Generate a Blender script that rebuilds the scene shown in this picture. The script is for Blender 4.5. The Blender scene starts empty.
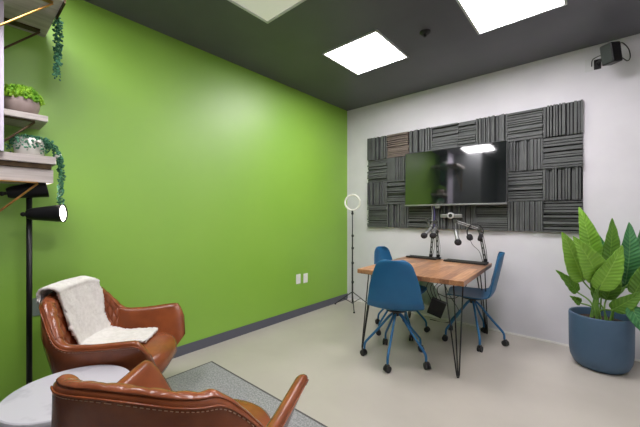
import bpy, bmesh, math, random
from mathutils import Vector, Matrix
random.seed(7)
PI = math.pi
scene = bpy.context.scene
C = scene.collection
RX, BY, WY, HZ = 3.7, -1.7, 3.832, 2.8      # right wall, wall behind the camera, white wall, ceiling height

# ------------------------------------------------------------------ materials
def mat(name, color, rough=.5, metal=0.0, **k):
    m = bpy.data.materials.new(name); m.use_nodes = True
    b = m.node_tree.nodes['Principled BSDF']
    b.inputs['Base Color'].default_value = (*color, 1)
    b.inputs['Roughness'].default_value = rough
    b.inputs['Metallic'].default_value = metal
    for key, v in k.items():
        b.inputs[key.replace('_', ' ')].default_value = v
    return m
def srgb(r, g, b):
    f = lambda c: (c/255/12.92) if c/255 <= .04045 else ((c/255+.055)/1.055)**2.4
    return (f(r), f(g), f(b))
def noise_mix(m, c1, c2, scale=5, detail=4, lo=.35, hi=.65, stretch=(1, 1, 1), bump=0, bscale=None, dist=.01, rough=None):
    nt = m.node_tree; N = nt.nodes; Lk = nt.links; b = N['Principled BSDF']
    tc = N.new('ShaderNodeTexCoord'); mp = N.new('ShaderNodeMapping'); mp.inputs['Scale'].default_value = stretch
    Lk.new(tc.outputs['Object'], mp.inputs['Vector'])
    n = N.new('ShaderNodeTexNoise'); n.inputs['Scale'].default_value = scale; n.inputs['Detail'].default_value = detail
    Lk.new(mp.outputs[0], n.inputs['Vector'])
    r = N.new('ShaderNodeValToRGB'); r.color_ramp.elements[0].position = lo; r.color_ramp.elements[1].position = hi
    r.color_ramp.elements[0].color = (*c1, 1); r.color_ramp.elements[1].color = (*c2, 1)
    Lk.new(n.outputs['Fac'], r.inputs['Fac']); Lk.new(r.outputs['Color'], b.inputs['Base Color'])
    if bump:
        n2 = N.new('ShaderNodeTexNoise'); n2.inputs['Scale'].default_value = bscale or scale*4; n2.inputs['Detail'].default_value = 6
        Lk.new(mp.outputs[0], n2.inputs['Vector'])
        bp = N.new('ShaderNodeBump'); bp.inputs['Strength'].default_value = bump; bp.inputs['Distance'].default_value = dist
        Lk.new(n2.outputs['Fac'], bp.inputs['Height']); Lk.new(bp.outputs[0], b.inputs['Normal'])
    return m
def emis(name, color, s):
    m = mat(name, color, .6)
    b = m.node_tree.nodes['Principled BSDF']
    b.inputs['Emission Color'].default_value = (*color, 1); b.inputs['Emission Strength'].default_value = s
    return m

green = noise_mix(mat('green paint', (0, 0, 0), .48, IOR=1.9), srgb(131, 182, 48), srgb(136, 186, 53), 1.5, bump=.10, bscale=180, dist=.002)
white = noise_mix(mat('white wall paint', (0, 0, 0), .6), srgb(216, 214, 219), srgb(222, 220, 225), 3, bump=.08, bscale=160, dist=.002)
ceil_m = noise_mix(mat('charcoal ceiling paint', (0, 0, 0), .42), srgb(82, 82, 90), srgb(89, 89, 96), 2, bump=.15, bscale=60, dist=.003)
floor_m = noise_mix(mat('polished concrete', (0, 0, 0), .33), srgb(174, 168, 158), srgb(186, 180, 170), 1.3, 5, bump=.05, bscale=30, dist=.002)
darkwall = noise_mix(mat('dark grey wall paint', (0, 0, 0), .6), srgb(88, 90, 92), srgb(96, 98, 100), 2)
base_dk = mat('grey baseboard vinyl', srgb(88, 90, 100), .45)
base_wh = mat('white trim', srgb(236, 234, 230), .5)
rug_m = noise_mix(mat('grey rug', (0, 0, 0), .95), srgb(128, 130, 130), srgb(166, 167, 166), 90, 6, .38, .62, bump=.8, bscale=300, dist=.004)
rug_edge = mat('dark rug binding', srgb(84, 82, 80), .9)
leather = noise_mix(mat('cognac leather', (0, 0, 0), .27), srgb(122, 63, 33), srgb(142, 76, 40), 9, 5, bump=.18, bscale=160, dist=.003)
leather_q = noise_mix(mat('quilted cognac leather', (0, 0, 0), .25), srgb(126, 68, 40), srgb(144, 80, 50), 12, 5, bump=.18, bscale=170, dist=.003)
stitch_m = mat('pale thread', srgb(214, 170, 130), .7)
fleece = noise_mix(mat('white fleece', (0, 0, 0), .95), srgb(224, 221, 214), srgb(236, 233, 227), 40, 5, bump=.9, bscale=220, dist=.006)
black = mat('black metal', srgb(26, 26, 28), .42, .3)
blackp = noise_mix(mat('black plastic', (0, 0, 0), .5), srgb(28, 28, 30), srgb(36, 36, 38), 20)
foam = noise_mix(mat('black foam', (0, 0, 0), .95), srgb(30, 29, 31), srgb(52, 50, 52), 120, 4, bump=.7, bscale=300, dist=.003)
grey_metal = mat('grey metal', srgb(150, 152, 150), .35, .7)
dk_metal = mat('gunmetal', srgb(84, 86, 84), .4, .6)
chrome = mat('chrome', srgb(215, 215, 215), .15, 1)
gold = noise_mix(mat('antique brass', (0, 0, 0), .32, .9), srgb(150, 112, 58), srgb(176, 134, 74), 30)
bronze = noise_mix(mat('dark bronze', (0, 0, 0), .4, .6), srgb(66, 50, 30), srgb(84, 66, 42), 30)
slat_m = noise_mix(mat('charcoal acoustic wood', (0, 0, 0), .62), srgb(80, 83, 82), srgb(92, 95, 94), 7, 3, stretch=(1, 1, 1), bump=.06, bscale=60, dist=.003)
slat_b = noise_mix(mat('brown acoustic wood', (0, 0, 0), .62), srgb(104, 92, 86), srgb(118, 104, 97), 7, 3, bump=.06, bscale=60, dist=.003)
back_m = mat('acoustic backing', srgb(22, 22, 23), .85)
bezel = mat('tv bezel', srgb(70, 72, 72), .35, .5)
screen = mat('tv glass', srgb(20, 24, 24), .05, 0.0, IOR=2.6)
blue = noise_mix(mat('blue shell plastic', (0, 0, 0), .42), srgb(14, 90, 134), srgb(18, 96, 140), 6, bump=.06, bscale=200, dist=.001)
blue_steel = mat('blue powder coated steel', srgb(42, 104, 152), .35, .25)
pot_blue = noise_mix(mat('slate blue planter glaze', (0, 0, 0), .5), srgb(62, 88, 112), srgb(72, 98, 122), 4, bump=.1, bscale=80, dist=.002)
soil = noise_mix(mat('potting soil', (0, 0, 0), .95), srgb(40, 30, 22), srgb(70, 54, 40), 40, bump=1, bscale=80, dist=.01)
marble = noise_mix(mat('white marble', (0, 0, 0), .25), srgb(184, 184, 190), srgb(200, 200, 205), 9, 9, .36, .46)
shelf_m = noise_mix(mat('whitewashed wood', (0, 0, 0), .6), srgb(176, 168, 162), srgb(200, 193, 187), 5, 6, stretch=(6, .6, 12), bump=.2, bscale=30, dist=.002)
lilac = mat('pale lilac paint', srgb(214, 208, 224), .5)
stone_pot = noise_mix(mat('taupe ceramic', (0, 0, 0), .6), srgb(150, 132, 128), srgb(168, 150, 144), 14)
white_pot = noise_mix(mat('white ceramic', (0, 0, 0), .4), srgb(226, 222, 214), srgb(236, 232, 226), 14)
moss = noise_mix(mat('bright moss leaves', (0, 0, 0), .6), srgb(92, 150, 20), srgb(150, 198, 44), 30, 3)
pearl = noise_mix(mat('blue green string leaves', (0, 0, 0), .5), srgb(34, 92, 66), srgb(82, 150, 112), 50, 3)
stem_g = noise_mix(mat('leaf stem', (0, 0, 0), .5), srgb(96, 140, 54), srgb(126, 168, 72), 20)
plate_m = mat('white outlet plate', srgb(236, 238, 230), .4)
plate_g = mat('grey outlet plate', srgb(120, 134, 122), .5)
violet = mat('violet tube', srgb(92, 84, 140), .5)  # plain violet colour for the upright strip below the television
cablew = mat('pale cable', srgb(196, 198, 196), .5)
bag_m = noise_mix(mat('pale green plastic bag', (0, 0, 0), .35), srgb(150, 178, 146), srgb(182, 202, 176), 12)
panel_on = emis('lit panel diffuser', (1, .955, .985), 9.0)
panel_dim = emis('dim panel diffuser', srgb(226, 226, 214), .09)
bulb = emis('lamp bulb glow', (1, .90, .80), 3.0)
frame_w = mat('light panel frame', srgb(200, 202, 204), .5)
ring_w = emis('ring diffuser', srgb(222, 220, 212), .02)

def leaf_mat(name, a, b_, vein):
    m = mat(name, a, .42); nt = m.node_tree; N = nt.nodes; L = nt.links; p = N['Principled BSDF']
    uv = N.new('ShaderNodeUVMap'); sep = N.new('ShaderNodeSeparateXYZ'); L.new(uv.outputs[0], sep.inputs[0])
    ab = N.new('ShaderNodeMath'); ab.operation = 'ABSOLUTE'; L.new(sep.outputs['X'], ab.inputs[0])
    mu = N.new('ShaderNodeMath'); mu.operation = 'MULTIPLY_ADD'; L.new(ab.outputs[0], mu.inputs[0]); mu.inputs[1].default_value = -.10
    L.new(sep.outputs['Y'], mu.inputs[2])
    s = N.new('ShaderNodeMath'); s.operation = 'MULTIPLY'; L.new(mu.outputs[0], s.inputs[0]); s.inputs[1].default_value = 105
    sn = N.new('ShaderNodeMath'); sn.operation = 'SINE'; L.new(s.outputs[0], sn.inputs[0])
    r = N.new('ShaderNodeValToRGB'); L.new(sn.outputs[0], r.inputs[0])
    r.color_ramp.elements[0].position = .35; r.color_ramp.elements[0].color = (*b_, 1); r.color_ramp.elements[1].position = .95; r.color_ramp.elements[1].color = (*a, 1)
    lt = N.new('ShaderNodeMath'); lt.operation = 'LESS_THAN'; L.new(ab.outputs[0], lt.inputs[0]); lt.inputs[1].default_value = .05
    mx = N.new('ShaderNodeMix'); mx.data_type = 'RGBA'; L.new(lt.outputs[0], mx.inputs['Factor']); L.new(r.outputs[0], mx.inputs['A']); mx.inputs['B'].default_value = (*vein, 1)
    L.new(mx.outputs['Result'], p.inputs['Base Color'])
    bp = N.new('ShaderNodeBump'); bp.inputs['Strength'].default_value = .35; bp.inputs['Distance'].default_value = .004
    L.new(sn.outputs[0], bp.inputs['Height']); L.new(bp.outputs[0], p.inputs['Normal'])
    return m
leaf_mats = [leaf_mat('lime leaf', srgb(140, 188, 66), srgb(126, 178, 56), srgb(150, 196, 78)),
             leaf_mat('mid green leaf', srgb(104, 150, 44), srgb(90, 138, 38), srgb(118, 164, 56)),
             leaf_mat('deep green leaf', srgb(78, 140, 78), srgb(54, 116, 66), srgb(96, 150, 90))]

def wood_top():
    m = mat('striped hardwood', (0, 0, 0), .33); nt = m.node_tree; N = nt.nodes; L = nt.links; p = N['Principled BSDF']
    tc = N.new('ShaderNodeTexCoord'); sep = N.new('ShaderNodeSeparateXYZ'); L.new(tc.outputs['Object'], sep.inputs[0])
    q = N.new('ShaderNodeMath'); q.operation = 'MULTIPLY'; q.inputs[1].default_value = 14; L.new(sep.outputs['X'], q.inputs[0])
    fl = N.new('ShaderNodeMath'); fl.operation = 'FLOOR'; L.new(q.outputs[0], fl.inputs[0])
    q2 = N.new('ShaderNodeMath'); q2.operation = 'MULTIPLY_ADD'; L.new(sep.outputs['Y'], q2.inputs[0]); q2.inputs[1].default_value = 1.7
    m3 = N.new('ShaderNodeMath'); m3.operation = 'MULTIPLY'; m3.inputs[1].default_value = .37; L.new(fl.outputs[0], m3.inputs[0]); L.new(m3.outputs[0], q2.inputs[2])
    f2 = N.new('ShaderNodeMath'); f2.operation = 'FLOOR'; L.new(q2.outputs[0], f2.inputs[0])
    cb = N.new('ShaderNodeCombineXYZ'); L.new(fl.outputs[0], cb.inputs[0]); L.new(f2.outputs[0], cb.inputs[1])
    wn = N.new('ShaderNodeTexWhiteNoise'); wn.noise_dimensions = '3D'; L.new(cb.outputs[0], wn.inputs['Vector'])
    mp = N.new('ShaderNodeMapping'); mp.inputs['Scale'].default_value = (26, 2.2, 26); L.new(tc.outputs['Object'], mp.inputs[0])
    n = N.new('ShaderNodeTexNoise'); n.inputs['Scale'].default_value = 2.2; n.inputs['Detail'].default_value = 8; L.new(mp.outputs[0], n.inputs['Vector'])
    ad = N.new('ShaderNodeMath'); ad.operation = 'MULTIPLY_ADD'; L.new(n.outputs['Fac'], ad.inputs[0]); ad.inputs[1].default_value = .8; 
    sc = N.new('ShaderNodeMath'); sc.operation = 'MULTIPLY_ADD'; sc.inputs[1].default_value = .55; sc.inputs[2].default_value = -.18; L.new(wn.outputs['Value'], sc.inputs[0]); L.new(sc.outputs[0], ad.inputs[2])
    r = N.new('ShaderNodeValToRGB'); L.new(ad.outputs[0], r.inputs[0]); e = r.color_ramp.elements
    e[0].position = .15; e[0].color = (*srgb(126, 86, 60), 1); e[1].position = .85; e[1].color = (*srgb(206, 160, 116), 1)
    x = e.new(.5); x.color = (*srgb(172, 124, 86), 1)
    L.new(r.outputs[0], p.inputs['Base Color'])
    return m
top_m = wood_top()

# ------------------------------------------------------------------ mesh helpers
def link(name, me, parent=None, m=None):
    o = bpy.data.objects.new(name, me); C.objects.link(o)
    if m is not None and me is not None: me.materials.append(m)
    if parent is not None: o.parent = parent
    return o
def obj(name, bm, m, parent=None, smooth=False, mods=()):
    me = bpy.data.meshes.new(name)
    bmesh.ops.recalc_face_normals(bm, faces=bm.faces)
    bm.to_mesh(me); bm.free()
    if smooth:
        for p in me.polygons: p.use_smooth = True
    o = link(name, me, parent, m)
    for kind, kw in mods:
        md = o.modifiers.new(kind, kind)
        for a, v in kw.items(): setattr(md, a, v)
    return o
def NB(): return bmesh.new()
def box(bm, c, s, rot=None, bevel=0):
    r = bmesh.ops.create_cube(bm, size=1)
    M = Matrix.Translation(c) @ (rot.to_4x4() if rot is not None else Matrix()) @ Matrix.Diagonal((*s, 1))
    bmesh.ops.transform(bm, matrix=M, verts=r['verts'])
    if bevel:
        es = {e for v in r['verts'] for e in v.link_edges}
        bmesh.ops.bevel(bm, geom=list(es), offset=bevel, segments=2, affect='EDGES', profile=.6)
    return bm
def lathe(bm, prof, n=32, M=None, cap=True):
    rings = []
    for r, z in prof:
        ring = []
        for i in range(n):
            a = 2*PI*i/n; v = Vector((r*math.cos(a), r*math.sin(a), z))
            ring.append(bm.verts.new(M @ v if M else v))
        rings.append(ring)
    for a, b in zip(rings, rings[1:]):
        for i in range(n): bm.faces.new((a[i], a[(i+1) % n], b[(i+1) % n], b[i]))
    if cap:
        bm.faces.new(rings[0][::-1]); bm.faces.new(rings[-1])
    return bm
def tube(bm, pts, r, n=8, radii=None):
    pts = [Vector(p) for p in pts]; rings = []
    up = Vector((0, 0, 1)); prev = None
    for i, p in enumerate(pts):
        if i == 0: d = pts[1]-p
        elif i == len(pts)-1: d = p-pts[i-1]
        else: d = (pts[i+1]-p).normalized()+(p-pts[i-1]).normalized()
        d.normalize()
        if prev is None:
            s = d.cross(up)
            if s.length < .05: s = d.cross(Vector((1, 0, 0)))
        else:
            s = prev - d*prev.dot(d)
        s.normalize(); prev = s; t = d.cross(s)
        rr = radii[i] if radii else r
        rings.append([bm.verts.new(p + (s*math.cos(2*PI*k/n)+t*math.sin(2*PI*k/n))*rr) for k in range(n)])
    for a, b in zip(rings, rings[1:]):
        for k in range(n): bm.faces.new((a[k], a[(k+1) % n], b[(k+1) % n], b[k]))
    bm.faces.new(rings[0][::-1]); bm.faces.new(rings[-1])
    return bm
def smooth_path(ctrl, seg=8):
    P = [Vector(p) for p in ctrl]; P = [P[0]*2-P[1]] + P + [P[-1]*2-P[-2]]; out = []
    for i in range(1, len(P)-2):
        for k in range(seg):
            t = k/seg
            out.append(.5*((2*P[i])+(-P[i-1]+P[i+1])*t+(2*P[i-1]-5*P[i]+4*P[i+1]-P[i+2])*t*t+(-P[i-1]+3*P[i]-3*P[i+1]+P[i+2])*t**3))
    out.append(P[-2]); return out
def frame_to(p, d):
    d = Vector(d).normalized(); q = d.to_track_quat('Z', 'Y')
    return Matrix.Translation(p) @ q.to_matrix().to_4x4()
def ball(bm, c, r, seg=12, sc=(1, 1, 1)):
    bmesh.ops.create_uvsphere(bm, u_segments=seg, v_segments=max(6, seg*2//3), radius=r, matrix=Matrix.Translation(c) @ Matrix.Diagonal((*sc, 1)))
    return bm
def thing(name, label, cat, loc=(0, 0, 0), rz=0, group=None):
    o = bpy.data.objects.new(name, None); C.objects.link(o); o.empty_display_size = .1
    o.location = loc; o.rotation_euler = (0, 0, rz)
    return tag(o, label, cat, group)
def tag(o, label, cat, group=None):
    o['label'] = label; o['category'] = cat
    if group: o['group'] = group
    return o
def struct(name, bm, m, **k):
    o = obj(name, bm, m, **k); o['kind'] = 'structure'; return o
def copy_tree(o, parent=None):
    c = o.copy(); C.objects.link(c); c.parent = parent
    for ch in list(o.children): copy_tree(ch, c)
    return c

# ------------------------------------------------------------------ room
T = .12
def slab(name, x0, x1, y0, y1, z0, z1, m):
    return struct(name, box(NB(), ((x0+x1)/2, (y0+y1)/2, (z0+z1)/2), (x1-x0, y1-y0, z1-z0)), m)
slab('floor', -T, RX+T, BY-T, WY+T, -T, 0, floor_m)
slab('ceiling', -T, RX+T, BY-T, WY+T, HZ, HZ+T, ceil_m)
slab('wall_left', -T, 0, BY-T, WY+T, 0, HZ, green)
slab('wall_back', 0, RX, WY, WY+T, 0, HZ, white)
slab('wall_right', RX, RX+T, BY-T, WY+T, 0, HZ, white)
slab('wall_front', 0, RX, BY-T, BY, 0, HZ, darkwall)
slab('wall_alcove', 0, .9, BY, -.14, 0, HZ, darkwall)      # wall return that carries the shelves
slab('baseboard_left', 0, .012, -.14, WY, 0, .085, base_dk)
slab('baseboard_back', .012, RX, WY-.006, WY, 0, .018, base_wh)
slab('baseboard_right', RX-.012, RX, BY, WY-.01, 0, .085, base_dk)

# ------------------------------------------------------------------ ceiling lights
def ceiling_light(x, y, s, m, label, name='ceiling_light', grp='square ceiling light panels'):
    t = thing(name, label, 'ceiling light', (x, y, HZ), 0, grp)
    bm = NB(); w = .018
    for sx in (-1, 1):
        box(bm, (sx*(s/2-w/2), 0, -.006), (w, s, .012)); box(bm, (0, sx*(s/2-w/2), -.006), (s-2*w, w, .012))
    obj('frame', bm, frame_w, t)
    obj('diffuser', box(NB(), (0, 0, -.004), (s-2*w, s-2*w, .006)), m, t)
    return t
ceiling_light(1.115, 2.605, .60, panel_on, 'lit square ceiling panel wholly in view, nearest the green wall corner')
ceiling_light(2.335, 2.635, .60, panel_on, 'bright lit square ceiling panel cut by the top edge above the plant')
ceiling_light(1.10, 1.35, .60, panel_dim, 'dim unlit off-white square ceiling panel at the top edge')
for x, y, lb in ((2.5, .6, 'added fill light panel out of frame above the foreground armchair'), (.9, .1, 'added fill light panel out of frame near the wall shelves')):
    ceiling_light(x, y, .58, panel_on, lb)  # unseen panels, added as fill light for the near part of the room
bm = NB(); lathe(bm, [(.045, 0), (.045, -.008), (.028, -.022), (0.012, -.026), (.012, -.04)], 24)
o = obj('smoke_detector', bm, black, smooth=False); o.location = (1.70, 2.61, HZ)
tag(o, 'small round dark sprinkler cover on the ceiling between the two lit panels', 'sprinkler')

# ------------------------------------------------------------------ acoustic panels
cols = [.382+.305*k for k in range(4)] + [1.602, 1.79, 2.095, 2.40]
wid = [.303]*4+[.186]+[.303]*3
RH = .309; Z0 = 1.085
rown = ['bottom row', 'third row down', 'second row down', 'top row']
pos = ['leftmost', 'second from left', 'third from left', 'fourth from left', 'narrow middle one', 'third from right', 'second from right', 'rightmost']
for ci in range(8):
    for ri in range(4):
        if ci in (3, 4) and ri in (1, 2): continue
        if ci in (2, 5) and ri in (1, 2) and ci == 5 and False: continue
        vert = (ci+ri) % 2 == 1 if ci < 4 else None
        if ci < 4: vert = ((ci + (3-ri)) % 2 == 0)
        elif ci == 4: vert = (ri == 0)
        else: vert = ((ci-5 + (3-ri)) % 2 == 0)
        if ci == 5 and ri == 3: vert = True
        rnd = random.Random(ci*10+ri)
        x0, w, z0 = cols[ci], wid[ci], Z0+RH*ri
        h = RH-.003
        brown = (ci == 1 and ri == 3)
        d = 'upright ribs' if vert else 'level ribs'
        lab = ('brownish' if brown else 'charcoal') + ' acoustic panel with %s, %s, %s' % (d, rown[ri], pos[ci])
        if ci == 2 and ri in (1, 2): lab += ', mostly behind television'
        t = thing('acoustic_panel', lab, 'acoustic panel', (x0+w/2, WY, z0+h/2), 0, 'ribbed acoustic panels around the television')
        obj('backing', box(NB(), (0, -.005, 0), (w, .010, h)), back_m, t)
        bm = NB(); L = w if vert else h; a = -L/2+.002
        while a < L/2-.008:
            sw = rnd.choice([.013, .016, .020, .024]) ; dep = rnd.choice([.012, .02, .030, .038, .045])
            if a+sw > L/2: sw = L/2-a
            cc = a+sw/2
            if vert: box(bm, (cc, -.010-dep/2, 0), (sw, dep, h-.002))
            else: box(bm, (0, -.010-dep/2, cc), (w-.002, dep, sw))
            a += sw+rnd.choice([.004, .006, .009, .012])
        obj('ribs', bm, slat_b if brown else slat_m, t)

# ------------------------------------------------------------------ television
tv = thing('television', 'large flat black television mounted on the ribbed panels', 'television', (1.549, WY, 1.357))
TT = Matrix.Translation((0, -.115, .012)) @ Matrix.Rotation(math.radians(-1.0), 4, 'X') @ Matrix.Translation((0, .115, -.012))
def tilt(bm): bmesh.ops.transform(bm, matrix=TT, verts=bm.verts); return bm
obj('wall_mount', box(NB(), (0, -.055, .33), (.5, .11, .3)), black, tv)
bm = NB(); box(bm, (0, -.120, .332), (1.126, .03, .664), bevel=.004); obj('casing', tilt(bm), bezel, tv)
bm = NB(); box(bm, (0, -.1355, .338), (1.106, .003, .636)); obj('screen', tilt(bm), screen, tv)
bm = NB(); box(bm, (0, -.137, .012), (1.126, .006, .018), bevel=.002); obj('bottom_bezel', tilt(bm), grey_metal, tv)
bm = NB(); box(bm, (-.155, -.118, -.014), (.055, .03, .026), bevel=.003); obj('sensor_box', bm, grey_metal, tv)
vb = thing('video_bar', 'grey video bar with round lens below the television', 'webcam', (1.535, WY-.052, 1.24))
obj('bar', box(NB(), (0, -.02, 0), (.245, .038, .045), bevel=.008), grey_metal, vb)
bm = NB(); lathe(bm, [(.036, 0), (.036, .02), (.026, .026), (.026, .018)], 24, frame_to((0, -.035, .004), (0, -1, 0))); obj('lens_ring', bm, cablew, vb)
bm = NB(); lathe(bm, [(.02, 0), (.02, .012)], 20, frame_to((0, -.045, .004), (0, -1, 0))); obj('lens', bm, blackp, vb)
bm = NB(); box(bm, (0, -.006, .06), (.03, .01, .14)); obj('bracket', bm, black, vb)
for dx, m, r, lb, z1 in ((-.215, violet, .009, 'violet tube hanging down from the television', 1.06), (-.24, cablew, .004, 'thin pale cable hanging beside the violet tube', .78)):
    bm = NB(); x = 1.549+dx
    tube(bm, smooth_path([(x, WY-.09, 1.36), (x+.004, WY-.07, 1.27), (x-.003, WY-.065, 1.16), (x, WY-.062, z1)]), r, 8)
    tag(obj('hanging_cable', bm, m, smooth=True), lb, 'cable', 'cables below the television')

# ------------------------------------------------------------------ wooden table on hairpin legs
ang = math.radians(3.2)
tb = thing('wooden_table', 'striped wooden table on black hairpin legs against the white wall', 'table', (1.545, 3.065, 0), ang)
TW, TL, TZ = .93, 1.16, .75
bm = NB(); box(bm, (0, 0, TZ-.02), (TW, TL, .04), bevel=.005); obj('tabletop', bm, top_m, tb)
for sx in (-1, 1):
    for sy in (-1, 1):
        bm = NB(); cx, cy = sx*(TW/2-.09), sy*(TL/2-.09)
        foot = Vector((cx+sx*.045, cy+sy*.075, .008))
        for a0, a1 in (((cx-sx*.06, cy+sy*.05), (cx+sx*.05, cy-sy*.06)),):
            p = Vector((*a0, TZ-.045)); q = Vector((*a1, TZ-.045)); mid = Vector((cx-sx*.01, cy-sy*.01, TZ-.045))
            side = (q-p).normalized()*.010
            tube(bm, [p, foot-side+Vector((0, 0, .02)), foot-side*.5, foot+side*.5, foot+side+Vector((0, 0, .02)), q], .0055, 8)
            tube(bm, [mid, foot+Vector((0, 0, .012))], .0055, 8)
        box(bm, (cx, cy, TZ-.043), (.13, .13, .005))
        obj('leg', bm, black, tb, smooth=True)

# flat black trays on the table
for (x, y, L_, rz, lb) in ((1.275, 3.545, .36, -.03, 'flat black desk tray on the table, left one under two microphones'), (1.76, 3.50, .42, -.06, 'flat black desk tray on the table, right one at the back corner')):
    t = thing('desk_tray', lb, 'tray', (x, y, TZ), rz, 'black trays on the table')
    obj('slab', box(NB(), (0, 0, .008), (L_, .10, .014), bevel=.003), blackp, t)
    bm = NB(); box(bm, (0, .044, .0185), (L_-.02, .006, .007)); box(bm, (0, -.044, .0185), (L_-.02, .006, .007)); obj('rail', bm, dk_metal, t)

# ------------------------------------------------------------------ boom microphones
def boom(base, top, joint, mic, micdir, label, post_r=.012):
    t = thing('boom_microphone', label, 'microphone', base, 0, 'boom microphones at the table')
    b = Vector(base); P = lambda p: Vector(p)-b
    bm = NB(); lathe(bm, [(.028, 0), (.028, .018), (.018, .026), (.018, .05)], 20); box(bm, (0, .0, .012), (.06, .045, .02), bevel=.003); obj('clamp', bm, black, t)
    bm = NB(); tp = P(top)
    side = Vector((.009, 0, 0))
    tube(bm, [Vector((0, 0, .03))+side, tp+side], .006, 8); tube(bm, [Vector((0, 0, .03))-side, tp-side], .006, 8)
    for k in range(4):
        c = tp*(.2+.2*k)+Vector((0, 0, .02)); box(bm, c, (.026, .014, .02), bevel=.003)
    obj('lower_arm', bm, dk_metal, t, smooth=False)
    bm = NB(); j = P(joint); up = Vector((0, 0, .010))
    tube(bm, [tp+up, j+up], .0055, 8); tube(bm, [tp-up, j-up], .0055, 8); obj('upper_arm', bm, grey_metal, t)
    for q in (tp, j): obj('joint', lathe(NB(), [(.02, -.016), (.02, .016)], 16, frame_to(q, (0, 1, 0))), dk_metal, t)
    d = Vector(micdir).normalized(); mc = P(mic); e = mc-d*.14
    bm = NB(); tube(bm, smooth_path([j, (j+e)/2+Vector((0, 0, .01)), e], 4), .006, 8); lathe(bm, [(.018, -.01), (.018, .02)], 16, frame_to(e, d)); obj('yoke', bm, dk_metal, t)
    bm = NB(); lathe(bm, [(.014, 0), (.019, .01), (.019, .085), (.022, .10), (.022, .12)], 20, frame_to(e, d)); m_ = obj('microphone_body', bm, grey_metal, t, smooth=True)
    bm = NB(); ball(bm, mc, .036, 18, (1, 1, .95)); obj('foam_windscreen', bm, foam, t, smooth=True)
    bm = NB(); tube(bm, smooth_path([e, e+Vector((.02, .02, .04)), j+Vector((0, .015, .03)), (j+tp)/2+Vector((0, .01, -.03)), tp+Vector((0, .02, .01)), tp*.5+Vector((.03, .0, 0)), Vector((.02, 0, .03))], 6), .003, 6); obj('cable', bm, blackp, t, smooth=True)
    return t
boom((1.36, 3.59, TZ), (1.385, 3.585, 1.03), (1.335, 3.54, 1.195), (1.374, 3.37, 1.026), (-.35, -1, -.75), 'black boom microphone with foam ball, leftmost on the table')
boom((1.44, 3.60, TZ), (1.425, 3.6, 1.06), (1.41, 3.59, 1.17), (1.432, 3.47, 1.022), (.1, -1, -.8), 'black boom microphone with foam ball, middle one beside the tall post')
boom((1.935, 3.575, TZ), (1.875, 3.60, 1.10), (1.655, 3.53, 1.185), (1.715, 3.42, .968), (.35, -.5, -1), 'black boom microphone reaching left from the back corner of the table')
# headphones hanging on the right boom
hp = thing('headphones', 'black headphones hanging from the right microphone boom', 'headphones', (1.845, 3.55, 1.075))
bm = NB()
tube(bm, [Vector((.078*math.cos(a), .01*math.sin(a*3), .082*math.sin(a))) for a in [math.radians(-40+i*260/24) for i in range(25)]], .006, 8)
obj('headband', bm, blackp, hp, smooth=True)
for s in (-1, 1):
    bm = NB(); lathe(bm, [(.022, -.02), (.034, -.014), (.036, .008), (.028, .02)], 20, frame_to((s*.05, -.005, -.058), (s, .35, -.3))); obj('ear_cup', bm, foam, hp, smooth=True)
bm = NB(); tube(bm, smooth_path([(-.05, 0, -.08), (-.02, .0, -.14), (.04, .0, -.2), (.075, 0, -.31)]), .0028, 6); obj('cable', bm, blackp, hp, smooth=True)

# hanging box and cables below the table
bx = thing('adapter_box', 'black adapter box hanging by cords below the table', 'adapter', (1.52, 3.35, .27))
R3 = Matrix.Rotation(.35, 3, 'Y') @ Matrix.Rotation(.3, 3, 'Z')
obj('case', box(NB(), (0, 0, 0), (.15, .07, .17), R3, .006), blackp, bx)
bm = NB()
for k, (dx, dy) in enumerate(((-.06, 0), (-.02, .01), (.02, 0), (.05, .02))):
    tube(bm, smooth_path([(dx*.9, dy, .06), (dx-.05, dy, .2), (dx+.02*k, dy+.03, .32), (dx*.5-.02, dy, .428)]), .0035, 6)
obj('cord', bm, blackp, bx, smooth=True)
bm = NB(); rnd = random.Random(3); g = {}
for i in range(19):
    for j in range(17):
        u = i/18; v = j/16; a = u*2*PI
        r = (.055+.035*math.sin(v*PI))*(1+.22*math.sin(5*a+4*v)+.1*rnd.random())
        g[i, j] = bm.verts.new((r*math.cos(a)*1.25, r*.8*math.sin(a), -.13+.27*v+.01*math.sin(3*a)))
for i in range(18):
    for j in range(16): bm.faces.new((g[i, j], g[i+1, j], g[i+1, j+1], g[i, j+1]))
bmesh.ops.remove_doubles(bm, verts=bm.verts, dist=.0005)
o = obj('plastic_bag', bm, bag_m, smooth=True, mods=[('SOLIDIFY', {'thickness': .002})]); o.location = (1.36, 3.42, .40)
tag(o, 'crumpled pale green plastic bag hanging below the table beside the adapter box', 'bag')
for k, (pts) in enumerate([[(1.36, 3.42, .52), (1.37, 3.44, .63), (1.42, 3.46, .708)], [(1.25, 3.6, .70), (1.3, 3.66, .42), (1.5, 3.72, .30), (1.62, 3.74, .33), (1.72, 3.72, .5), (1.78, 3.66, .705)],
                           [(1.45, 3.55, .70), (1.53, 3.66, .38), (1.62, 3.76, .14), (1.5, 3.74, .006), (1.3, 3.72, .006)]]):
    bm = NB(); tube(bm, smooth_path(pts), .0045, 6)
    tag(obj('power_cable', bm, blackp, smooth=True), ['short dark cord holding the pale bag to the table', 'dark cable drooping in a loop behind the table', 'dark cable running from the table down to the floor'][k], 'cable', 'cables below the table')

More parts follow.
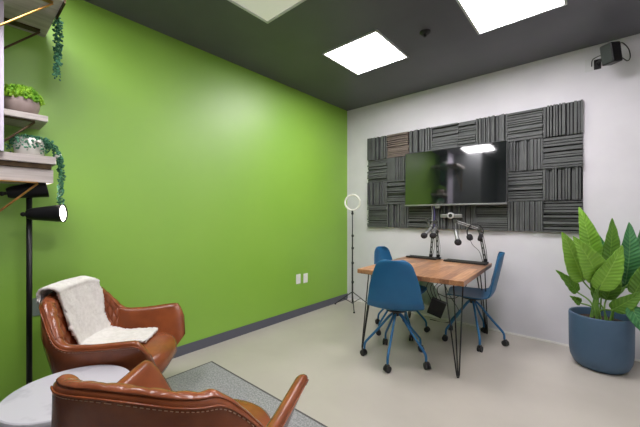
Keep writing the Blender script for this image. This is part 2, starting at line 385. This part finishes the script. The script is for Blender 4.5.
# ------------------------------------------------------------------ blue shell chairs
def shell_pt(s, v):
    # s 0 seat front ... 1 back top ; v -1..1
    key = [(0, .235, .425, .150), (.06, .225, .445, .185), (.2, .14, .452, .222), (.38, .0, .446, .236), (.5, -.10, .446, .236), (.58, -.165, .470, .234), (.66, -.200, .53, .226), (.8, -.232, .67, .205), (.9, -.255, .78, .172), (.955, -.268, .85, .145), (.985, -.276, .882, .112), (1, -.279, .892, .07)]
    for a, b in zip(key, key[1:]):
        if s <= b[0]: break
    t = (s-a[0])/(b[0]-a[0]); t = t*t*(3-2*t)*.35+t*.65
    x, z, w = (a[i]+(b[i]-a[i])*t for i in (1, 2, 3))
    y = v*w
    cup = v*v
    seat = max(0, 1-s/.6)
    z += cup*.028*min(1, max(0, (.75-s)/.25)); x += cup*.045*min(1, max(0, (s-.45)/.25))
    return Vector((x, y, z))
def make_chair():
    t = thing('shell_chair', '', 'chair')
    bm = NB(); ns, nv = 44, 18; g = {}
    for i in range(ns+1):
        for j in range(nv+1): g[i, j] = bm.verts.new(shell_pt(i/ns, j/nv*2-1))
    for i in range(ns):
        for j in range(nv): bm.faces.new((g[i, j], g[i+1, j], g[i+1, j+1], g[i, j+1]))
    obj('seat_shell', bm, blue, t, smooth=True, mods=[('SOLIDIFY', {'thickness': .011, 'offset': 0}), ('SUBSURF', {'levels': 1, 'render_levels': 1})])
    bm = NB(); lathe(bm, [(.09, .432), (.09, .420), (.035, .405), (.03, .375), (.02, .37)], 24); obj('hub', bm, blackp, t, smooth=False)
    for k in range(5):
        a = 2*PI*k/5
        c, s = math.cos(a), math.sin(a)
        bm = NB(); tube(bm, smooth_path([(.015*c, .015*s, .395), (.06*c, .06*s, .365), (.16*c, .16*s, .245), (.258*c, .258*s, .135), (.275*c, .275*s, .10), (.277*c, .277*s, .062)], 6), .0105, 10)
        leg = obj('leg', bm, blue_steel, t, smooth=True)
        bm = NB(); w = Vector((.285*c, .285*s, .027)); d = Vector((c*math.cos(1)-s*math.sin(1), s*math.cos(1)+c*math.sin(1), 0))
        for sg in (-1, 1): lathe(bm, [(.018, -.009), (.027, -.007), (.027, .007), (.018, .009)], 18, frame_to(w+d*sg*.013, d))
        box(bm, w+Vector((0, 0, .022)), (.03, .03, .024), bevel=.005)
        obj('caster', bm, blackp, leg, smooth=False)
    return t
ch = make_chair()
def put_chair(o, x, y, face, lab, base=0):
    for c in o.children:
        if c.name.startswith('leg'): c.rotation_euler = (0, 0, math.radians(base)-face)
    o.location = (x, y, 0); o.rotation_euler = (0, 0, face); o['label'] = lab; o['group'] = 'blue shell chairs around the table'
    return o
c2 = copy_tree(ch); c3 = copy_tree(ch)
put_chair(ch, 1.475, 2.535, math.radians(112), 'blue shell chair on casters nearest the camera, back towards us', 67)
put_chair(c2, 1.19, 3.16, math.radians(-3), 'blue shell chair on the far left side of the table, mostly hidden', 32)
put_chair(c3, 1.86, 3.40, math.radians(192), 'blue shell chair seen side-on at the right side of the table', 10)

# ------------------------------------------------------------------ ring light on tripod
rl = thing('ring_light', 'ring light on a thin black tripod in the room corner', 'ring light', (.30, 3.54, 0), math.radians(20))
bm = NB(); n1, n2 = 40, 12; rings = []
for i in range(n1):
    a = 2*PI*i/n1; rings.append([bm.verts.new(((.103+.013*math.cos(2*PI*j/n2))*math.cos(a), .012*math.sin(2*PI*j/n2), 1.42+(.103+.013*math.cos(2*PI*j/n2))*math.sin(a))) for j in range(n2)])
for i in range(n1):
    for j in range(n2): bm.faces.new((rings[i][j], rings[(i+1) % n1][j], rings[(i+1) % n1][(j+1) % n2], rings[i][(j+1) % n2]))
obj('ring', bm, ring_w, rl, smooth=True)
bm = NB(); tube(bm, [(0, 0, .05), (0, 0, .62)], .011); tube(bm, [(0, 0, .55), (0, 0, .98)], .009); tube(bm, [(0, 0, .9), (0, 0, 1.305)], .007); obj('pole', bm, black, rl, smooth=True)
for z in (.34, .60, .80, .97): obj('collar', box(NB(), (0.004, 0, z), (.03, .026, .03), bevel=.004), blackp, rl)
bm = NB(); ball(bm, (0, 0, 1.27), .018); box(bm, (0, 0, 1.295), (.02, .02, .03)); obj('ball_head', bm, blackp, rl)
for k in range(3):
    a = math.radians(95+120*k)-math.radians(20)+math.radians(20); a = math.radians(-70+120*k); c, s = math.cos(a), math.sin(a)
    bm = NB(); tube(bm, [(.012*c, .012*s, .20), (.26*c, .26*s, .012)], .006); box(bm, (.262*c, .262*s, .008), (.022, .022, .016), bevel=.003)
    tube(bm, [(.012*c, .012*s, .06), (.14*c, .14*s, .105)], .0045)
    obj('leg', bm, black, rl, smooth=False)

# ------------------------------------------------------------------ planter and big leafed plant
px, py = 2.82, 3.50
pt = thing('planter', 'round slate blue planter on the floor by the white wall', 'plant pot', (px, py, 0))
bm = NB()
lathe(bm, [(.120, 0), (.150, .004), (.178, .030), (.196, .075), (.204, .13), (.206, .25), (.207, .425), (.204, .435), (.193, .435), (.190, .425), (.188, .33)], 56, cap=False)
obj('pot', bm, pot_blue, pt, smooth=True)
obj('foot', lathe(NB(), [(.125, 0), (.125, .01)], 40), blackp, pt)
bm = NB(); lathe(bm, [(.188, .36), (.188, .375), (.09, .385), (.01, .388)], 40); obj('soil', bm, soil, pt)
plant = thing('leafy_plant', 'tall plant with broad lime green leaves growing in the blue planter', 'plant', (px, py, .385))
LV = [((2.689, 3.356, 1.317), (2.769, 3.452, 0.863), 0.122, 0), ((2.593, 3.114, 1.118), (2.715, 3.326, 0.718), 0.15, 0), ((2.659, 3.145, 1.088), (2.806, 3.378, 0.722), 0.155, 0),
      ((2.89, 3.425, 1.227), (2.869, 3.512, 0.816), 0.10, 1), ((2.943, 3.311, 1.024), (2.806, 3.352, 0.655), 0.14, 0), ((2.996, 3.569, 1.194), (2.969, 3.60, 0.648), 0.139, 2),
      ((3.067, 3.604, 1.147), (3.055, 3.64, 0.751), 0.11, 2), ((2.548, 3.208, 0.803), (2.675, 3.397, 0.61), 0.076, 1), ((2.808, 3.618, 1.088), (2.833, 3.613, 0.783), 0.10, 2),
      ((3.064, 3.363, 0.685), (2.889, 3.397, 0.502), 0.10, 1), ((3.072, 3.344, 0.358), (2.99, 3.379, 0.556), 0.098, 2), ((2.757, 3.441, 0.863), (2.794, 3.5, 0.543), 0.058, 1),
      ((2.925, 3.428, 0.88), (2.856, 3.501, 0.554), 0.098, 1), ((2.633, 3.308, 0.587), (2.693, 3.439, 0.513), 0.051, 1), ((3.14, 3.50, .98), (3.02, 3.54, .62), .12, 1)]
O = Vector((px, py, .385)); view = Vector((.35, -1, .25)).normalized()
for k, (tip, base, w, tone) in enumerate(LV):
    tip = Vector(tip)-O; base = Vector(base)-O
    ax = tip-base; Ln = ax.length; ax.normalize()
    side = ax.cross(view).normalized(); nrm = side.cross(ax).normalized()
    rnd = random.Random(k); bend = .10*Ln*rnd.uniform(.5, 1.3); tw = rnd.uniform(-.35, .35)
    bm = NB(); uvl = bm.loops.layers.uv.new('UVMap'); ns, nv = 26, 10; g = {}
    for i in range(ns+1):
        s = i/ns
        ww = w*.64*(math.sin(PI*min(1, s**.62))**.75 if s < 1 else 0)*(1-.25*s) + .0015
        p = base+ax*(Ln*s)-nrm*(bend*(s*s-s)*1.6)+nrm*(-bend*.8*s**3+bend*.8*s)
        sd = (side*math.cos(tw*s)+nrm*math.sin(tw*s))
        nn = ax.cross(sd) if ax.cross(sd).dot(nrm) > 0 else sd.cross(ax)
        for j in range(nv+1):
            v = j/nv*2-1
            q = p+sd*(ww*v)+nn*(ww*.32*abs(v)**1.3+.004*math.sin(s*30+k)*abs(v)**2)
            g[i, j] = (bm.verts.new(q), v, s*Ln/.5)
    for i in range(ns):
        for j in range(nv):
            cs = (g[i, j], g[i+1, j], g[i+1, j+1], g[i, j+1]); f = bm.faces.new([c[0] for c in cs])
            for lp, c in zip(f.loops, cs): lp[uvl].uv = (c[1], c[2])
    lf = obj('leaf', bm, leaf_mats[tone], plant, smooth=True, mods=[('SOLIDIFY', {'thickness': .002, 'offset': 0})])
    bm = NB(); root = Vector((rnd.uniform(-.07, .07)+base.x*.25, rnd.uniform(-.06, .06)+base.y*.1, -.02))
    tube(bm, smooth_path([root, root*.45+base*.55+Vector((0, 0, .03))-Vector((base.x*.2, base.y*.2, 0)), base, base+ax*Ln*.3-nrm*(-bend*.1)], 8), .006, 8, None)
    obj('stem', bm, stem_g, lf, smooth=True)

# ------------------------------------------------------------------ speaker at the ceiling line
sp = thing('wall_speaker', 'small black speaker on a bracket high on the white wall', 'speaker', (2.905, WY, 2.62))
Rs = Matrix.Rotation(math.radians(-38), 3, 'Z') @ Matrix.Rotation(math.radians(10), 3, 'X')
cen = Vector((-.015, -.22, -.015))
obj('cabinet', box(NB(), cen, (.095, .10, .165), Rs, .012), black, sp)
obj('grille', box(NB(), cen+Rs @ Vector((0, -.052, 0)), (.08, .006, .145), Rs, .002), mat('speaker grille', srgb(58, 64, 62), .7), sp)
bm = NB(); tube(bm, [(-.10, 0, .0), (-.10, -.05, .0), (-.03, -.15, .0)], .011); box(bm, (-.10, -.004, 0), (.05, .008, .09), bevel=.002); ball(bm, (-.06, -.11, 0), .02); obj('bracket', bm, black, sp)
bm = NB(); tube(bm, smooth_path([(.05, -.18, -.05), (.09, -.12, -.07), (.11, -.06, -.02), (.10, -.04, .06), (.06, -.10, .10), (.03, -.16, .07)]), .004, 6); obj('cable', bm, blackp, sp, smooth=True)
op = obj('wall_plate', box(NB(), (0, -.003, 0), (.075, .006, .115), bevel=.002), mat('wall plate', srgb(212, 212, 214), .5)); op.location = (2.755, WY, 2.63)
tag(op, 'blank white wall plate beside the black speaker', 'wall plate')
bm = NB(); tube(bm, smooth_path([(2.765, WY-.008, 2.61), (2.77, WY-.05, 2.65), (2.80, WY-.05, 2.67), (2.86, WY-.165, 2.64)]), .004, 6)
tag(obj('speaker_cable', bm, blackp, smooth=True), 'thin black lead from the wall plate to the speaker', 'cable')

# ------------------------------------------------------------------ outlets on the green wall
def outlet(y, z, lab, m=plate_m, w=.076, h=.118):
    t = thing('wall_outlet', lab, 'outlet', (0, y, z), 0, 'outlet plates on the green wall')
    obj('plate', box(NB(), (.003, 0, 0), (.006, w, h), bevel=.002), m, t)
    for s in (-1, 1): obj('socket', box(NB(), (.0065, 0, s*.026), (.003, .034, .030), bevel=.001), m, t)
outlet(2.80, .456, 'white outlet plate low on the green wall, left of the pair')
outlet(2.93, .448, 'white outlet plate low on the green wall, right of the pair')
outlet(.372, .645, 'grey outlet plate on the green wall behind the lamp pole', plate_g)

# ------------------------------------------------------------------ rug
rg = thing('area_rug', 'flat speckled grey rug below the leather armchairs', 'rug', (1.4, .45, 0))
obj('pile', box(NB(), (0, 0, .005), (2.12, 1.94, .010)), rug_m, rg)
bm = NB()
for s in (-1, 1):
    box(bm, (s*1.065, 0, .005), (.012, 1.966, .011)); box(bm, (0, s*.977, .005), (2.118, .012, .011))
obj('binding', bm, rug_edge, rg)

# ------------------------------------------------------------------ leather tub armchairs (forward = +X)
N_ = 2.7
def W_(z):
    s = min(1, max(0, (z-.22)/.38)); return .235+.118*s**.8-.048*max(0, min(1, (z-.62)/.2))
def xb_(z):
    s = max(0, (z-.22)/.64); return -(.19+.12*s)
def xf_(z):
    return .34-.035*min(1, max(0, (z-.40)/.2)) if z > .40 else .34-.13*((.40-z)/.18)
def plan(t, z, off=0.0):
    """t in [-1,1]: -1 right arm tip, 0 back centre, 1 left arm tip; off = inward offset"""
    a = 1-abs(t); sg = 1 if t >= 0 else -1
    W = W_(z)-off; xb = xb_(z)+off; xf = xf_(z)
    if a < .42:
        q = a/.42; return Vector((xf+(-.04-xf)*q, sg*(W-.02*(1-q)**2+.045*(1-q)**1.3*min(1, max(0, (z-.38)/.2))), z))
    th = (a-.42)/.58*PI/2
    return Vector((-.04-(-xb-.04)*math.sin(th)**(2/N_), sg*W*max(0, math.cos(th))**(2/N_), z))
def rim(t):
    a = 1-abs(t)
    def ss(x): x = min(1, max(0, x)); return x*x*(3-2*x)
    h = .60+.008*math.cos(a*9)
    h = h+(.785-h)*ss((a-.42)/.30)
    h += .022*ss((a-.72)/.28)
    if a < .055: h -= .085*(1-a/.055)**2
    return h
def make_armchair():
    t = thing('leather_armchair', '', 'armchair')
    bm = NB(); n = 96; loops = []
    for i in range(n+1):
        u = -1+2*i/n; a = 1-abs(u); H = rim(u)
        th = .050-.006*min(1, max(0, (a-.5)/.2)); 
        if a < .07: th *= .62+.38*math.sqrt(a/.07)
        lp = []
        for k in range(9):                                   # outer side going up
            z = .24+(H-.024-.24)*k/8; lp.append(plan(u, z, 0))
        for k in range(1, 6):                                # rounded rim
            b = PI*k/6; z = H-.024+.024*math.sin(b); lp.append(plan(u, z, th/2*(1-math.cos(b))))
        for k in range(9):
            z = (H-.024)+(.34-(H-.024))*k/8; lp.append(plan(u, z, th))
        loops.append([bm.verts.new(p) for p in lp])
    m = len(loops[0])
    for A, B in zip(loops, loops[1:]):
        for k in range(m): bm.faces.new((A[k], B[k], B[(k+1) % m], A[(k+1) % m]))
    bm.faces.new(loops[0]); bm.faces.new(loops[-1][::-1])
    obj('shell', bm, leather, t, smooth=True)
    # underside bowl
    bm = NB(); rings = []
    for r, z in ((1.0, .245), (.93, .215), (.70, .19), (.3, .185)):
        ring = []
        for k in range(40):
            a = 2*PI*k/40; c, s = math.cos(a), math.sin(a)
            ring.append(bm.verts.new((.03+r*.235*math.copysign(abs(c)**.75, c), r*.236*math.copysign(abs(s)**.75, s), z)))
        rings.append(ring)
    for A, B in zip(rings, rings[1:]):
        for k in range(40): bm.faces.new((A[k], A[(k+1) % 40], B[(k+1) % 40], B[k]))
    bm.faces.new(rings[-1]); bm.faces.new(rings[0][::-1])
    obj('underside', bm, leather, t, smooth=True)
    # seat cushion
    bm = NB(); rings = []
    for r, z in ((.80, .235), (.93, .25), (.99, .30), (1.0, .36), (1.0, .40), (.97, .43), (.90, .447), (.7, .456), (.35, .460), (.1, .461)):
        ring = []
        for k in range(56):
            a = 2*PI*k/56; c, s = math.cos(a), math.sin(a)
            x = .055+r*(.285 if c > 0 else .29)*math.copysign(abs(c)**.72, c); y = r*.268*math.copysign(abs(s)**.72, s)
            if c > .2 and z < .36: x -= (.36-z)*.55*min(1, (c-.2)/.3)
            ring.append(bm.verts.new((x, y, z-.012*max(0, -x/.3))))
        rings.append(ring)
    for A, B in zip(rings, rings[1:]):
        for k in range(56): bm.faces.new((A[k], A[(k+1) % 56], B[(k+1) % 56], B[k]))
    bm.faces.new(rings[0][::-1]); bm.faces.new(rings[-1])
    obj('seat_cushion', bm, leather, t, smooth=True)
    # quilted inner back
    bm = NB(); nu, nv = 240, 110; g = {}
    for i in range(nu+1):
        u = -.50+1.0*i/nu; a = 1-abs(u); H = rim(u); th = .050-.006*min(1, max(0, (a-.5)/.2))
        for j in range(nv+1):
            v = j/nv; 
            edge = min(1, min(i, nu-i)/5)*min(1, min(j, nv-j)/4)
            if v < .86: z = .455+(H-.02-.455)*(v/.86); off = th; nz = 0
            else:
                b = (v-.86)/.14*PI*.72; z = H-.022+.022*math.sin(b); off = th-(th/2)*(1-math.cos(b)); nz = math.sin(b)
            A_ = u*26; B_ = (v*(H-.35))*22
            d = abs(math.sin((A_+B_)*1.25))*abs(math.sin((A_-B_)*1.25))
            ofs = (.001+.012*d**.5)*edge*(1-.65*nz)+.001
            p = plan(u, z, off+ofs*(1-nz)); p.z += ofs*nz
            g[i, j] = bm.verts.new(p)
    for i in range(nu):
        for j in range(nv): bm.faces.new((g[i, j], g[i+1, j], g[i+1, j+1], g[i, j+1]))
    obj('quilted_back_pad', bm, leather_q, t, smooth=True, mods=[('SOLIDIFY', {'thickness': .004, 'offset': 0})])
    # welt seam + stitches along the rim
    bm = NB(); pts = []
    for i in range(97):
        u = -.985+1.97*i/96; H = rim(u); p = plan(u, H-.022, -.0015); pts.append(p)
    tube(bm, pts, .0030, 6); obj('piping', bm, leather, t, smooth=True)
    bm = NB()
    for i in range(240):
        if i % 2: continue
        u0, u1 = -.97+1.94*i/240, -.97+1.94*(i+1.1)/240
        tube(bm, [plan(u0, rim(u0)-.031, -.0012), plan(u1, rim(u1)-.031, -.0012)], .0012, 4)
    obj('stitching', bm, stitch_m, t)
    # swivel base
    bm = NB(); lathe(bm, [(.10, .188), (.10, .175), (.03, .165), (.03, .05)], 24); obj('pedestal', bm, black, t, smooth=False)
    for k in range(4):
        a = PI/4+k*PI/2; bm = NB(); tube(bm, [(.02*math.cos(a), .02*math.sin(a), .07), (.26*math.cos(a), .26*math.sin(a), .022)], .013, 10, [.016, .011]); ball(bm, (.26*math.cos(a), .26*math.sin(a), .022), .012, 10)
        obj('leg', bm, black, t, smooth=True)
    return t
ac = make_armchair(); ac2 = copy_tree(ac)
ARM = 'cognac leather armchairs around the side table'
F1 = math.radians(50)
ac.location = (.60, .625, .010); ac.rotation_euler = (0, 0, F1)
ac['label'] = 'cognac leather tub armchair against the green wall, white throw over its back'; ac['group'] = ARM
ac2.location = (1.738, .506, .010); ac2.rotation_euler = (0, 0, math.atan2(.82, -.57)-math.radians(4))
ac2['label'] = 'cognac leather tub armchair in the foreground, seen from behind'; ac2['group'] = ARM

# throw over armchair 1 (same local frame, own object)
def inner_x(y, z, th):
    W = W_(z)-th; xb = -(xb_(z)+th)
    q = min(.999, abs(y)/W); return -.04-(xb-.04)*(1-q**N_)**(1/N_)
bm = NB(); ns, nv = 90, 44; g = {}; rnd = random.Random(5)
path = []                                     # (kind, value) along length: behind back -> over -> down -> seat
for i in range(ns+1):
    s = i/ns
    for j in range(nv+1):
        v = j/nv
        y0 = -.155+.095*min(1, max(0, s-.2)/.4); y1 = .212+.028*min(1, max(0, s-.2)/.4)
        if s > .62: y0 += (s-.62)*.10; y1 -= (s-.62)*.10
        if s > .97: pass
        y = y0+(y1-y0)*v
        a_ = abs(y)
        Hh = .806-.03*max(0, (a_-.14)/.09)**1.6
        if s < .12:      # behind
            z = Hh-.035+(.035)*(s/.12); x = inner_x(y*.96, z, 0)-.018; zz = z
            if s > .09: zz = Hh-.03+(s-.09)/.03*.03+.012
        elif s < .24:    # over the top
            b = (s-.12)/.12*PI; xo = inner_x(y*.96, Hh, 0)-.018; xi = inner_x(y*.96, Hh-.02, .044)+.035
            x = (xo+xi)/2-(xi-xo)/2*math.cos(b); zz = Hh+.012+.028*math.sin(b)
        elif s < .62:    # down inner back
            q = (s-.24)/.38; zz = Hh+.012-(Hh+.012-.492)*q; x = inner_x(min(.225, max(-.225, y*.92)), max(zz, .4), .044)+.035
        else:            # on the seat
            q = (s-.62)/.38; zz = .492-.016*min(1, q*4); xs = inner_x(min(.225, max(-.225, y*.92)), .492, .044)+.035
            x = xs+.02*0+(.19-xs)*q
        f = .0035*(math.sin(x*60+y*23)+math.sin(y*47+zz*31))
        ed = min(j, nv-j, i, ns-i)
        jit = .0022 if ed else .004
        g[i, j] = bm.verts.new((x+rnd.uniform(-1, 1)*jit+f*.4, y+rnd.uniform(-1, 1)*jit+(.008*math.sin(s*22) if j in (0, nv) else 0), zz+rnd.uniform(-1, 1)*jit+f*.3))
for i in range(ns):
    for j in range(nv): bm.faces.new((g[i, j], g[i+1, j], g[i+1, j+1], g[i, j+1]))
th = obj('throw_blanket', bm, fleece, smooth=True, mods=[('SOLIDIFY', {'thickness': .014, 'offset': 0})])
th.location = (.60, .625, .010); th.rotation_euler = (0, 0, F1)
tag(th, 'white fleece throw draped over the back and seat of the armchair by the green wall', 'blanket')

# ------------------------------------------------------------------ marble side table
st = thing('side_table', 'round white marble side table between the two leather armchairs', 'side table', (1.078, .326, .010))
bm = NB(); lathe(bm, [(.10, .458), (.222, .460), (.229, .466), (.231, .476), (.229, .486), (.224, .490), (.1, .490)], 72); obj('marble_top', bm, marble, st, smooth=False)
bm = NB(); lathe(bm, [(.14, 0), (.14, .010), (.02, .02), (.016, .44), (.08, .455), (.08, .459)], 32); obj('pedestal', bm, black, st)
bm = NB(); box(bm, (.115, .20, .452), (.03, .02, .035), bevel=.002); obj('metal_clip', bm, chrome, st)

# ------------------------------------------------------------------ floor lamp
fl = thing('floor_lamp', 'black floor lamp with cone heads in front of the green wall', 'floor lamp', (.17, .30, 0))
lathe_b = lathe(NB(), [(.12, 0), (.12, .012), (.10, .018), (.02, .022)], 36); obj('base', lathe_b, black, fl)
bm = NB(); tube(bm, [(0, 0, .015), (0, 0, 1.40)], .0145, 16); obj('pole', bm, black, fl, smooth=True)
def head(p, d, lab=None):
    d = Vector(d).normalized(); p = Vector(p)
    frame_to = lambda a, b: globals()['frame_to'](a, b) @ Matrix.Scale(1.2, 4)
    bm = NB(); lathe(bm, [(.022, -.02), (.027, -.012), (.030, .0), (.046, .125), (.048, .132), (.044, .132), (.040, .118), (.026, .02)], 28, frame_to(p, d), cap=False)
    M = frame_to(p, d); vs = [bm.verts.new(M @ Vector((.022*math.cos(2*PI*k/28), .022*math.sin(2*PI*k/28), -.02))) for k in range(28)]; bm.faces.new(vs)
    h = obj('lamp_head', bm, black, fl, smooth=True)
    bm = NB(); lathe(bm, [(.041, .120), (.043, .126), (.03, .131), (.01, .134)], 28, frame_to(p, d)); b = obj('bulb', bm, bulb, h, smooth=True); b['label'] = 'glowing bulb face'
    bm = NB(); tube(bm, [p-d*.0, p-d*.045], .010, 12); ball(bm, p-d*.045, .014); obj('knob', bm, black, h)
head((.035, .010, 1.257), (.45, .75, .03))
head((-.0, -.075, 1.385), (.08, 1, .22))

# ------------------------------------------------------------------ shelves
sh = thing('shelf_unit', 'whitewashed wall shelves with brass triangle brackets at the left edge', 'shelf', (0, -.14, 1.44))
def P_(x, y, z): return Vector((x, y+.14, z-1.44))
def board(x1, y1, z0, z1, nm='shelf_board'):
    c = (P_(0.003, -.14, z0)+P_(x1, y1, z1))/2; d = P_(x1, y1, z1)-P_(0.003, -.14, z0)
    return obj(nm, box(NB(), c, d, bevel=.003), shelf_m, sh)
board(.285, .410, 1.560, 1.607); board(.262, .400, 1.448, 1.530); board(.272, .39, 1.53, 1.56, 'dark_reveal').data.materials[0] = bronze
board(.285, .372, 1.815, 1.850)
board(.56, .398, 2.44, 2.475)
obj('front_band', box(NB(), P_(.45, .403, 2.455), (.22, .008, .05)), bronze, sh)
obj('side_upright', box(NB(), P_(.297, .022, 2.20), (.02, .315, 1.185)), lilac, sh)
def bracket(x, y1, z, drop, y0=-.13, m=bronze, r=.006, wd=.028):
    bm = NB(); box(bm, P_(x, (y0+y1)/2, z-.004), (wd, y1-y0, .007)); 
    a = P_(x, y1, z-.008); b = P_(x, y0, z-(y1-y0)*1.05); d = b-a
    R_ = Matrix.Rotation(math.atan2(d.z, -d.y)*-1, 3, 'X') if False else None
    tube(bm, [a, b], r, 8); tube(bm, [b, P_(x, y0, z)], r, 8)
    obj('bracket', bm, m, sh)
bracket(.08, .36, 2.44, .30, wd=.055); bracket(.50, .36, 2.44, .30, m=gold, r=.005)
bracket(.25, .315, 1.815, .22); bracket(.265, .327, 1.448, .21, m=gold, r=.006)
# potted plants on the shelves
def bush(bm, c, rx, rz, n, s, seed):
    rnd = random.Random(seed)
    for _ in range(n):
        a = rnd.uniform(0, 2*PI); e = math.acos(rnd.uniform(.0, 1)); r = rnd.uniform(.8, 1.05)
        p = Vector(c)+Vector((rx*r*math.sin(e)*math.cos(a), rx*r*math.sin(e)*math.sin(a), rz*r*math.cos(e)))
        M = Matrix.Translation(p) @ Matrix.Rotation(rnd.uniform(0, 6), 4, 'Z') @ Matrix.Rotation(rnd.uniform(-1, 1), 4, 'X') @ Matrix.Diagonal((1, .55, .8, 1))
        bmesh.ops.create_icosphere(bm, subdivisions=1, radius=s*rnd.uniform(.7, 1.3), matrix=M)
p1 = thing('moss_pot', 'low taupe bowl planted with bright green moss on the middle shelf', 'potted plant', (.17, .262, 1.851)); p1.scale = (1.25, 1.25, 1.7)
bm = NB(); lathe(bm, [(.042, 0), (.062, .012), (.070, .035), (.068, .055), (.060, .055), (.058, .045)], 32, cap=False); lathe(bm, [(.042, .001), (.03, .002)], 32); obj('bowl', bm, stone_pot, p1, smooth=True)
bm = NB(); ball(bm, (0, 0, .052), .066, 16, (1, 1, .55)); bush(bm, (0, 0, .052), .080, .052, 620, .0075, 2); obj('foliage', bm, moss, p1)
p2 = thing('trailing_plant_pot', 'white pot with blue-green strings trailing over the lower shelf', 'potted plant', (.175, .300, 1.608)); p2.scale = (1.1, 1.05, 1.2)
bm = NB(); lathe(bm, [(.052, 0), (.064, .008), (.070, .05), (.062, .088), (.055, .088), (.05, .07)], 32, cap=False); lathe(bm, [(.052, .001), (.03, .002)], 32); obj('pot', bm, white_pot, p2, smooth=True)
def string(bm, pts, seed, spread=.012, s=.0068, step=.010):
    rnd = random.Random(seed); path = smooth_path(pts, 12); acc = 0
    for a, b in zip(path, path[1:]):
        acc += (b-a).length
        while acc > step:
            acc -= step
            for _ in range(2):
                p = b+Vector((rnd.uniform(-1, 1), rnd.uniform(-1, 1), rnd.uniform(-1, 1)))*spread
                bmesh.ops.create_icosphere(bm, subdivisions=1, radius=s*rnd.uniform(.6, 1.25), matrix=Matrix.Translation(p) @ Matrix.Rotation(rnd.uniform(0, 6), 4, 'Z') @ Matrix.Rotation(rnd.uniform(-1, 1), 4, 'X') @ Matrix.Diagonal((1, .5, .9, 1)))
bm = NB(); bush(bm, (0, 0, .086), .056, .018, 150, .0075, 4); rnd = random.Random(11)
for k in range(11):
    a = -1.9+k*.42; c, s = math.cos(a), math.sin(a)
    string(bm, [(.04*c, .04*s, .09), (.07*c, .07*s, .085), (.083*c, .083*s, .05), (.086*c, .086*s, .012+rnd.uniform(0, .03))], k)
for k in range(6):
    dx = k*.016
    string(bm, [(.02+dx*.4, .05, .092), (.03+dx*.6, .085, .07), (.02+dx, .115, .025), (.015+dx, .135, -.03), (.012+dx*.7, .137, -.13), (.015+dx*.5, .134, -.18-.07*rnd.random())], 30+k, .012, .0075, .012)
obj('foliage', bm, pearl, p2)
bm = NB()
for q in ((.075, .03, .07), (.05, .125, .02), (.06, .118, .008)): ball(bm, q, .012, 10, (1, 1.2, .7))
obj('blossom', bm, white_pot, p2, smooth=True)
tv2 = thing('trailing_vine', 'green vine hanging down from the edge of the top shelf', 'plant', (.275, .355, 2.476))
bm = NB(); rnd = random.Random(21)
for k in range(7):
    dx = (k-3)*.015
    string(bm, [(dx, -.03, .012), (dx, .03, .018), (dx+.0, .060, -.02), (dx*1.2, .066, -.14), (dx*.9+.008*math.sin(k), .064, -.26), (dx*.5, .062, -.31-.08*rnd.random())], 60+k, .016, .0085, .016)
obj('vine_strands', bm, pearl, tv2)
bm = NB(); lathe(bm, [(.03, 0), (.045, .01), (.05, .07), (.045, .07)], 24, Matrix.Translation((0, -.06, 0))); obj('pot', bm, white_pot, tv2)

# ------------------------------------------------------------------ camera, world, view
cam = bpy.data.cameras.new('camera'); co = bpy.data.objects.new('camera', cam); C.objects.link(co); scene.camera = co
cam.sensor_width = 36; cam.lens = 317/640*36; cam.shift_y = (215-213.5)/640
cam.clip_start = .02
co.location = (2.788, 0, 1.251); co.rotation_euler = (PI/2, 0, math.radians(40.94))
w = bpy.data.worlds.new('world'); scene.world = w; w.use_nodes = True
w.node_tree.nodes['Background'].inputs[0].default_value = (.6, .62, .65, 1); w.node_tree.nodes['Background'].inputs[1].default_value = .2
vs = scene.view_settings; scene.display_settings.display_device = 'sRGB'
vs.view_transform = 'Standard'; vs.look = 'None'; vs.gamma = 1; vs.exposure = 1.80; vs.use_curve_mapping = False
